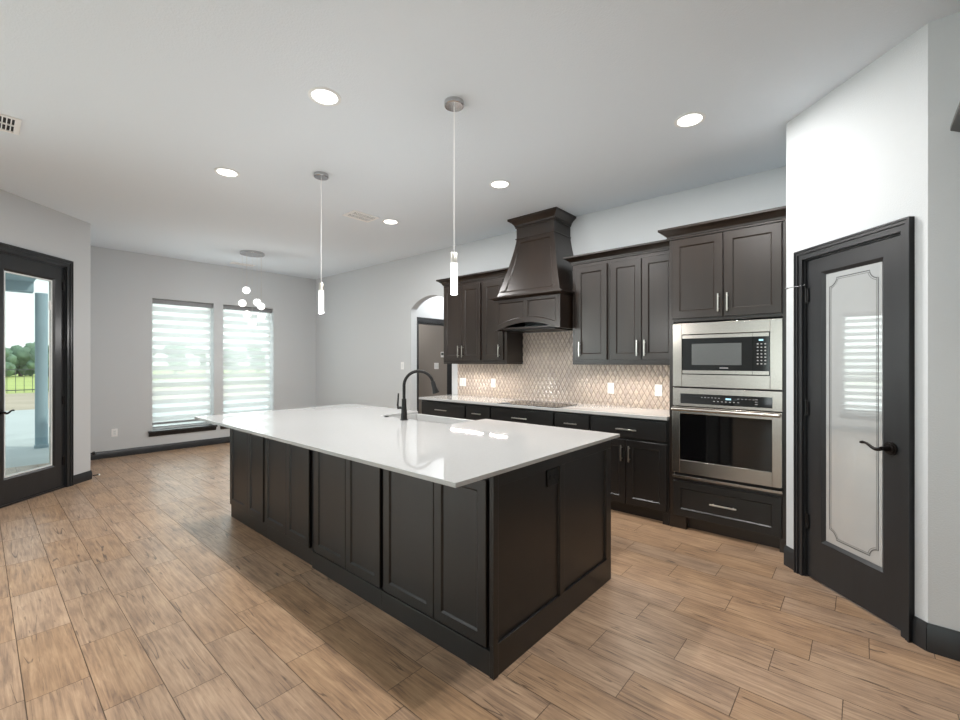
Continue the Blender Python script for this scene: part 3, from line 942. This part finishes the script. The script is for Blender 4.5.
# flared body
zb_, ztp = zt + .034, 2.815 - 1.755
def prof(t):   # t 0 bottom .. 1 top -> (half width, front y)
    k = (1 - t) ** 1.22
    return .252 + (hwid - .018 - .252) * k, .20 - .175 * k
bd = MB(); NL = 16
NO = -.014
def P3(u, t, rec=0):
    hw_, yf = prof(t); return (-hw_ + 2 * hw_ * u + NO * t, yf + rec, zb_ + (ztp - zb_) * t)
ts = sorted(set([i / NL for i in range(NL + 1)] + [.07, .09, .92, .94]))
us = [0, .10, .115, .885, .90, 1]
def rc_(u, t): return .013 if (.11 < u < .89 and .08 < t < .93) else 0
for ta, tb in zip(ts, ts[1:]):
    for ua, ub in zip(us, us[1:]):
        bd.face([P3(ua, ta, rc_(ua, ta)), P3(ub, ta, rc_(ub, ta)), P3(ub, tb, rc_(ub, tb)), P3(ua, tb, rc_(ua, tb))])
    for sgn in (-1, 1):
        (ha, ya), (hb, ybb) = prof(ta), prof(tb); za_, zc_ = zb_ + (ztp - zb_) * ta, zb_ + (ztp - zb_) * tb
        q = [(sgn * ha + NO * ta, ya, za_), (sgn * ha + NO * ta, HD, za_), (sgn * hb + NO * tb, HD, zc_), (sgn * hb + NO * tb, ybb, zc_)]
        bd.face(q if sgn > 0 else q[::-1])
bd.face([P3(0, 1), P3(1, 1), (.252 + NO, HD, ztp), (-.252 + NO, HD, ztp)])
bd.build('flared_body', M['wood'], hd)
MB().crown(-.252 + NO, .252 + NO, .20, HD, [(0, ztp - .004), (.006, ztp - .003), (.010, ztp + .004), (.006, ztp + .012), (0, ztp + .012)]).build('neck_bead', M['wood'], hd)
MB().box(-.252 + NO, .252 + NO, .20, HD, ztp + .008, H - 1.755 - .08).build('neck', M['wood'], hd, bevel=.002)
MB().crown(-.252 + NO, .252 + NO, .20, HD, [(o * 1.02, H - 1.755 - .1055 + z * 1.13) for o, z in CP]).build('crown', M['wood'], hd)

# ------------------------------------------------------------------ island
IY = 1.497
def island_cab(x0, x1, da, dm, db, label, sinkcut, step=0):
    t = thing('island_cabinet', label, 'cabinet', (x0, IY, 0), 0, 'island cabinets facing the room')
    w = x1 - x0
    b = MB()
    if sinkcut:
        b.box(0, w, .021, .80, .115, .908).box(0, w, .80, 1.17, .115, .64)
        if sinkcut == 'L': b.box(0, .36, .80, 1.17, .64, .908)
        else: b.box(w - .285, w, .80, 1.17, .64, .908)
    else:
        b.box(0, w, .021, 1.17, .115, .908)
    b.box(0, w, .06, 1.10, 0, .115)
    b.build('cabinet_body', M['island'], t, bevel=.002)
    MB().box(0, w, .004 - step, .06, 0, .112).build('base_board', M['island'], t, bevel=.002)
    door(t, da - x0, dm - x0 - .0015, .122, .872, -.0, m=M['island'], rail=.052)
    door(t, dm - x0 + .0015, db - x0, .122, .872, -.0, m=M['island'], rail=.052)
    return t
island_cab(-4.318, -3.5855, -4.298, -3.912, -3.603, 'island cabinet at the far left end, nearest the nook windows', None, -.014)
island_cab(-3.5855, -2.83, -3.572, -3.205, -2.868, 'second island cabinet from the left, ending at the stepped base board', 'L', -.014)
island_cab(-2.83, -2.045, -2.795, -2.412, -2.060, 'island cabinet just right of the step in the base board', 'R')
island_cab(-2.045, -1.251, -2.028, -1.615, -1.272, 'island cabinet nearest the camera, beside the corner post', None)
ep = thing('island_end_panel', 'dark wooden end panel of the island with two recessed fields', 'panel', (-1.228, IY, 0), PI / 2)
# local x = world y, local y = -world x
e = MB(); T = .022; L_ = 1.198
fr = [(0, .035), (.565, .615), (1.13, L_)]
e.box(0, L_, .012, T, 0, .908)
for a, b_ in fr: e.box(a, b_, 0, .012, .145, .845)
e.box(0, L_, 0, .012, .845, .908).box(0, L_, 0, .012, 0, .145)
for a, b_ in ((.035, .565), (.615, 1.13)):
    for q in ((a, .145, a + .008, .845), (b_ - .008, .145, b_, .845)): e.prism([(q[0], .012), (q[2], .012), (q[0] if q[0] == a else q[2], .002)], .145, .845, 'z')
e.build('panel_board', M['island'], ep, bevel=.0015)
MB().box(-.004, .030, -.004, .0, 0, .908).build('corner_post', M['island'], ep, bevel=.002)
io = thing('power_outlet', 'dark double power outlet on the island end panel', 'outlet', (-1.238, 2.000, .795), PI / 2)
MB().box(-.055, .055, -.006, .0, -.043, .043).build('outlet_plate', M['black'], io, bevel=.002)
for sx in (-.022, .022):
    MB().prism([(sx + .017 * math.cos(2 * PI * k / 20), .017 * math.sin(2 * PI * k / 20) * .95) for k in range(20)], -.008, -.006, 'y').build('socket', M['black'], io)

# island worktop with sink notch
NX0, NX1, NY = -3.20, -2.356, 2.335
poly = [(-4.335, 1.23), (-1.2, 1.23), (-1.2, 2.77), (NX1, 2.77), (NX1, NY), (NX0, NY), (NX0, 2.77), (-4.335, 2.77)]
it = MB(); zt0, zt1 = .909, .930
for (a, b_, c_, d_) in ((-4.31, NX0, 1.23, 2.77), (NX1, -1.2, 1.23, 2.77), (NX0, NX1, 1.23, NY)):
    pass
n = len(poly)
vs_ = [(p[0], p[1], zt0) for p in poly] + [(p[0], p[1], zt1) for p in poly]
it.raw(vs_, [tuple(range(n))[::-1], tuple(range(n, 2 * n))] + [(i, (i + 1) % n, n + (i + 1) % n, n + i) for i in range(n)])
tag(it.build('island_countertop', M['quartz'], bevel=.0025), 'large white quartz island countertop with a notch for the sink', 'countertop')

# farmhouse sink
sk = thing('farmhouse_sink', 'white apron-front sink set into the far edge of the island', 'sink', (NX0 + .422, 2.55, .66))
s_ = MB(); sx0, sx1, sy0, sy1, sh = -.437, .437, -.232, .215, .2485
wll = .022
s_.box(sx0, sx1, sy0, sy1, 0, .03).box(sx0, sx0 + wll, sy0, sy1, .03, sh).box(sx1 - wll, sx1, sy0, sy1, .03, sh).box(sx0 + wll, sx1 - wll, sy0, sy0 + wll, .03, sh).box(sx0 + wll, sx1 - wll, sy1 - wll, sy1, .03, sh)
s_.build('basin', M['sink'], sk, bevel=.004)
MB().lathe([(.001, .031), (.045, .031), (.045, .034), (.03, .034), (.028, .032)], (0, 0, 0), 28).build('drain', M['chrome'], sk)

# faucet
fx, fy = -2.804, 2.276
fa = thing('kitchen_faucet', 'tall matte black gooseneck faucet on the island countertop', 'faucet', (fx, fy, .93))
MB().lathe([(.001, 0), (.031, 0), (.031, .007), (.027, .010), (.0265, .012), (.024, .07), (.0195, .11), (.0185, .165), (.0185, .172), (.001, .172)], n=28).build('faucet_body', M['black'], fa)
dx, dy = .62, .785
pts = [(0, 0, .165), (0, 0, .26)]
R_ = .118
for i in range(21):
    a = PI * i / 20 * .93
    pts.append((dx * (R_ - R_ * math.cos(a)), dy * (R_ - R_ * math.cos(a)), .278 + R_ * math.sin(a)))
MB().tube(pts, .0125, 16).build('spout', M['black'], fa)
p = Vector(pts[-1]); dv = (Vector(pts[-1]) - Vector(pts[-2])).normalized()
MB().tube([p - dv * .01, p + dv * .005, p + dv * .045, p + dv * .085, p + dv * .092], [.0135, .018, .020, .029, .0285], 20).build('spray_head', M['black'], fa)
hdl = MB(); hdl.tube([(-.012, 0, .098), (-.066, -.012, .098)], .0105, 14)
hdl.tube([(-.056, -.010, .085), (-.066, -.012, .115), (-.056, -.012, .215)], [.010, .0085, .0065], 12)
hdl.build('handle', M['black'], fa)
bt = thing('air_switch_button', 'small round black button on the island countertop left of the faucet', 'button', (-3.08, 2.31, .93))
MB().lathe([(.001, 0), (.020, 0), (.020, .004), (.016, .005), (.001, .005)], n=24).build('flange', M['black'], bt)
MB().lathe([(.001, .005), (.012, .005), (.012, .008), (.001, .009)], n=20).build('push_button', M['bronze'], bt)

# ------------------------------------------------------------------ ceiling fixtures
def can(x, y, label, g='recessed ceiling lights'):
    t = thing('recessed_light', label, 'ceiling light', (x, y, H), 0, g)
    MB().lathe([(.098, 0), (.098, -.004), (.082, -.007), (.076, -.004), (.076, 0)], n=40).build('trim_ring', M['whitepaint'], t)
    MB().lathe([(.076, -.003), (.04, -.006), (.001, -.007)], n=40).build('diffuser', M['lampwhite'], t)
    lamp('recessed_lamp', 'AREA', (0, 0, -.012), (0, 0, 0), CAN_W, CAN_C, t, shape='DISK', size=.13)
    return t
can(-2.52, 1.42, 'round recessed ceiling light, largest in view, left of the near pendant')
can(-.89, 3.19, 'round recessed ceiling light nearest the pantry wall and oven tower')
can(-4.17, 1.43, 'round recessed ceiling light furthest left, over the island end by the nook')
can(-2.54, 3.19, 'round recessed ceiling light in front of the range hood')
can(-4.19, 3.20, 'round recessed ceiling light beside the rectangular ceiling register')
can(-4.95, 5.4, 'unseen recessed light added to brighten the hallway beyond the arch')  # no fixture seen here; put in to lift the dark arch interior
can(-7.0, 5.1, 'unseen recessed light added to brighten the room beyond the hallway')  # likewise unseen, added so the taupe room is not dark
# last of the same grid overhead; the living-area one is added for its light
can(-.85, 1.42, 'round recessed ceiling light above the right end of the island')
can(-4.0, -1.6, 'unseen recessed light added in the living area behind the camera, left')

def pendant(x, y, label):
    t = thing('pendant_light', label, 'pendant light', (x, y, H), 0, 'crystal cylinder pendants over the island')
    MB().lathe([(.001, -.030), (.058, -.030), (.062, -.026), (.062, 0), (.001, 0)], n=36).build('canopy', M['chrome'], t)
    MB().tube([(0, 0, -.030), (0, 0, -.955)], .0022, 8).build('cord', M['white'], t)
    MB().lathe([(.001, -.955), (.020, -.955), (.0215, -.958), (.0215, -1.022), (.001, -1.022)], n=28).build('socket_cap', M['nickel'], t)
    MB().lathe([(.001, -1.022), (.0235, -1.022), (.0235, -1.215), (.020, -1.222), (.001, -1.223)], n=28).build('crystal_tube', M['bubble'], t)
    lamp('pendant_lamp', 'POINT', (0, 0, -1.26), (0, 0, 0), 9, (1, .98, .95), t, shadow_soft_size=.03)
    return t
pendant(-1.955, 1.99, 'nearer crystal tube pendant light over the island')
pendant(-3.59, 1.99, 'farther crystal tube pendant light over the island, near the nook')

chn = thing('chandelier', 'chrome disc chandelier with seven glowing glass globes over the nook', 'chandelier', (-6.97, 2.74, H))
MB().lathe([(.001, -.03), (.165, -.03), (.17, -.026), (.17, 0), (.001, 0)], n=48).build('canopy', M['chrome'], chn)
ux, uy = .7534, .6575
zc = 6.97 * .6575 + 2.74 * .7534; u0 = 480 + 439 * (-6.97 * .7534 + 2.74 * .6575) / zc
glb = [(245.6, 290, .02), (243.3, 303.4, -.03), (255.1, 301.8, .06), (261.7, 306.4, -.02), (249.8, 314.8, -.08), (258.3, 316, .09), (252.2, 324, .0)]
for (u, v, dp) in glb:
    l = (u - u0) / 439 * zc
    x, y, z = ux * l - uy * dp, uy * l + ux * dp, EYE + (361.4 - v) / 439 * (zc) - H
    gb = MB().sphere((x, y, z), .054, 14).build('globe', M['globe'], chn)
    MB().lathe([(.001, .066), (.012, .066), (.014, .045), (.001, .045)], (x, y, z), 16).build('globe_cap', M['chrome'], gb)
    MB().tube([(x, y, -.03), (x, y, z + .066)], .0014, 6).build('wire', M['nickel'], chn)
lamp('chandelier_lamp', 'POINT', (0, 0, -1.25), (0, 0, 0), 15, (1, .98, .96), chn, shadow_soft_size=.12)

def register(x, y, lx, ly, label, along):
    t = thing('ceiling_register', label, 'air vent', (x, y, H), 0, 'white ceiling registers')
    f = MB(); hx, hy = lx / 2, ly / 2; b_ = .03
    f.box(-hx, hx, -hy, -hy + b_, -.008, 0).box(-hx, hx, hy - b_, hy, -.008, 0).box(-hx, -hx + b_, -hy + b_, hy - b_, -.008, 0).box(hx - b_, hx, -hy + b_, hy - b_, -.008, 0)
    f.build('register_frame', M['white'], t, bevel=.002)
    MB().box(-hx + b_, hx - b_, -hy + b_, hy - b_, -.001, 0).build('duct_shadow', M['slot'], t)
    s = MB()
    if along == 'y':   # long side along y, blades across x stacked along y
        k = -hy + b_ + .008
        while k < hy - b_ - .004:
            s.prism([(k, -.002), (k + .004, -.008), (k + .006, -.008), (k + .003, -.001)], -hx + b_, hx - b_, 'x'); k += .021
        s.box(-.006, .006, -hy + b_, hy - b_, -.009, -.001)
    s.build('blades', M['white'], t)
    return t
register(-4.285, 2.86, .24, .34, 'rectangular ceiling air register beside the recessed light near the range wall', 'y')
register(-4.46, .02, .30, .36, 'ceiling air register cut off by the left edge of the photo', 'y')
register(-7.90, 2.95, .16, .36, 'small ceiling air register near the nook windows behind the chandelier', 'y')

# ------------------------------------------------------------------ small wall items
def plate(name, label, cat, loc, rotz, w=.072, h=.116, kind='outlet', g=None):
    t = thing(name, label, cat, loc, rotz, g)
    MB().box(-w / 2, w / 2, -.006, 0, -h / 2, h / 2).build('wall_plate', M['white'], t, bevel=.002)
    nn = max(1, round(w / .06))
    for i in range(nn):
        cx = (i - (nn - 1) / 2) * .046
        if kind == 'outlet':
            MB().box(cx - .0165, cx + .0165, -.008, -.006, -.033, .033).build('receptacle', M['whitepaint'], t)
            for zz in (-.017, .017): MB().box(cx - .008, cx - .0055, -.0085, -.008, zz - .004, zz + .004).box(cx + .0055, cx + .008, -.0085, -.008, zz - .004, zz + .004).build('slots', M['slot'], t)
        else:
            MB().prism([(cx - .0165, -.033), (cx + .0165, -.033), (cx + .0165, .033), (cx - .0165, .033)], -.0085, -.006, 'y').build('rocker', M['whitepaint'], t, bevel=.001)
    return t
yt_ = WY - .0120
plate('power_outlet', 'white outlet on the backsplash below the left wall cabinets', 'outlet', (-3.66, yt_, 1.121), 0)
plate('light_switch', 'wide white switch plate on the backsplash at its left end', 'switch', (-4.212, yt_, 1.117), 0, .118, kind='switch')
plate('light_switch', 'white switch plate on the backsplash between cooktop and oven tower', 'switch', (-2.035, yt_, 1.119), 0, kind='switch')
plate('power_outlet', 'white outlet on the backsplash closest to the oven tower', 'outlet', (-1.535, yt_, 1.117), 0)
plate('light_switch', 'white light switch on the grey wall left of the arched opening', 'switch', (-5.55, WY, 1.335), 0, kind='switch')
plate('power_outlet', 'white outlet low on the window wall left of the windows', 'outlet', (-8.28, 1.327, .36), PI / 2)
plate('light_switch', 'white double switch plate on the taupe wall seen through the arch', 'switch', (-6.01, 5.65, 1.32), 0, .118, kind='switch')
th = thing('thermostat', 'small wall thermostat in the room beyond the arch, above the switch plate', 'thermostat', (-5.83, 5.65, 1.53), 0)
MB().box(-.045, .045, -.022, 0, -.05, .05).build('housing', M['white'], th, bevel=.004)
MB().box(-.03, .03, -.024, -.022, -.01, .035).build('screen', M['greyglass'], th)
ds = thing('door_stop', 'black spring door stop with white tip on the baseboard by the glass door', 'door stop', (DC[0] + .035, DC[1] + .014, .045), 0)
MB().tube([(0, 0, 0), (0, .055, 0)], .006, 12).build('spring', M['black'], ds)
MB().tube([(0, .055, 0), (0, .068, 0)], .010, 14).build('rubber_tip', M['white'], ds)
kn = thing('wall_bumper', 'small black knob low on the wall corner beside the glass door', 'door stop', (DC[0] - .02, DC[1] - .0, .30), 0)
MB().tube([(0, 0, 0), (0, .02, 0)], .012, 14).build('stem', M['black'], kn)
MB().tube([(0, .018, 0), (0, .024, 0), (0, .040, 0), (0, .046, 0)], [.012, .022, .022, .012], 16).build('knob', M['black'], kn)

# wall cabinet just outside the frame on the right; its crown corner shows
rc = thing('wall_cabinet', 'dark crowned wall cabinet cut off by the right edge of the photo', 'cabinet', (.385, PE[1], 1.5))
MB().box(0, .9, -.33, -.002, 0, .93).build('cabinet_body', M['wood'], rc, bevel=.002)
door(rc, .02, .447, .03, .90, -.352, .41, (.06, .2)); door(rc, .453, .88, .03, .90, -.352, .49, (.06, .2))
MB().crown(0, .9, -.33, -.002, [(o, .930 + z * .95) for o, z in CP]).build('crown', M['wood'], rc)

# ------------------------------------------------------------------ outside
struct(MB().box(-13.0, -5.6, -6, 8, -.16, -.06).build('patio', M['concrete']))
struct(MB().box(-19.6, -13.0, -30, 60, -.20, -.10).build('driveway', M['concrete']))
struct(MB().box(-30, -19.6, -30, 60, -.21, -.10).build('sandy_verge', M['sand']))
struct(MB().box(-200, -30, -150, 250, -.3, -.10).build('field', M['grass']))
struct(MB().prism([(-10.7, -3.0), (-5.75, -3.0), (-5.75, -.70), (-7.2, .62), (-10.7, .62)], 2.72, 2.85).build('porch_roof', M['stone']))
pc = thing('porch_column', 'round blue-grey stucco porch column outside the glass door', 'column', (-10.52, .72, -.06))
MB().lathe([(.080, 0), (.080, 2.62)], n=28).build('shaft', M['stone'], pc)
MB().lathe([(.001, 0), (.090, 0), (.092, .05), (.081, .06)], n=28).build('plinth', M['stone'], pc)
tag(MB().box(-10.65, -10.38, -3.0, .62, 2.56, 2.72).build('porch_beam', M['stone']), 'blue-grey beam on top of the porch column outside the door', 'beam')
fn = thing('metal_fence', 'low dark metal picket fence across the grass beyond the patio', 'fence', (-30.2, 0, -.1))
fb = MB()
for z in (.12, 1.1): fb.box(-.02, .02, -10, 32, z, z + .04)
fb.build('rails', M['fence'], fn)
pk = MB(); y = -10
while y < 32: pk.box(-.01, .01, y - .01, y + .01, .02, 1.2); y += .28
pk.build('pickets', M['fence'], fn)['kind'] = 'stuff'
for ty in (-1.2, .9, 2.9, 4.8, 12.0, 15.2, 18.6, 22.0, 25.5):
    ty += 0 ; hh = random.uniform(3.4, 4.6); tx = -60 - random.uniform(0, 5)
    t = thing('tree', 'bushy green tree in the far treeline beyond the fence', 'tree', (tx, ty, -.1), 0, 'trees in the far treeline')
    MB().tube([(0, 0, 0), (.05, 0, hh * .6)], [.16, .09], 8).build('trunk', M['bark'], t)
    cr_ = MB()
    for j in range(16):
        a = random.uniform(0, 2 * PI); rr = random.uniform(0, 1.0)
        cr_.sphere((rr * math.cos(a), rr * math.sin(a) * 1.3, hh * random.uniform(.15, .70)), random.uniform(.40, .75), 12)
    c_ = cr_.build('foliage', M['leaf'], t)
    tx_ = bpy.data.textures.get('leafy') or bpy.data.textures.new('leafy', 'CLOUDS'); tx_.noise_scale = .16
    dm = c_.modifiers.new('rough', 'DISPLACE'); dm.texture = tx_; dm.strength = .42
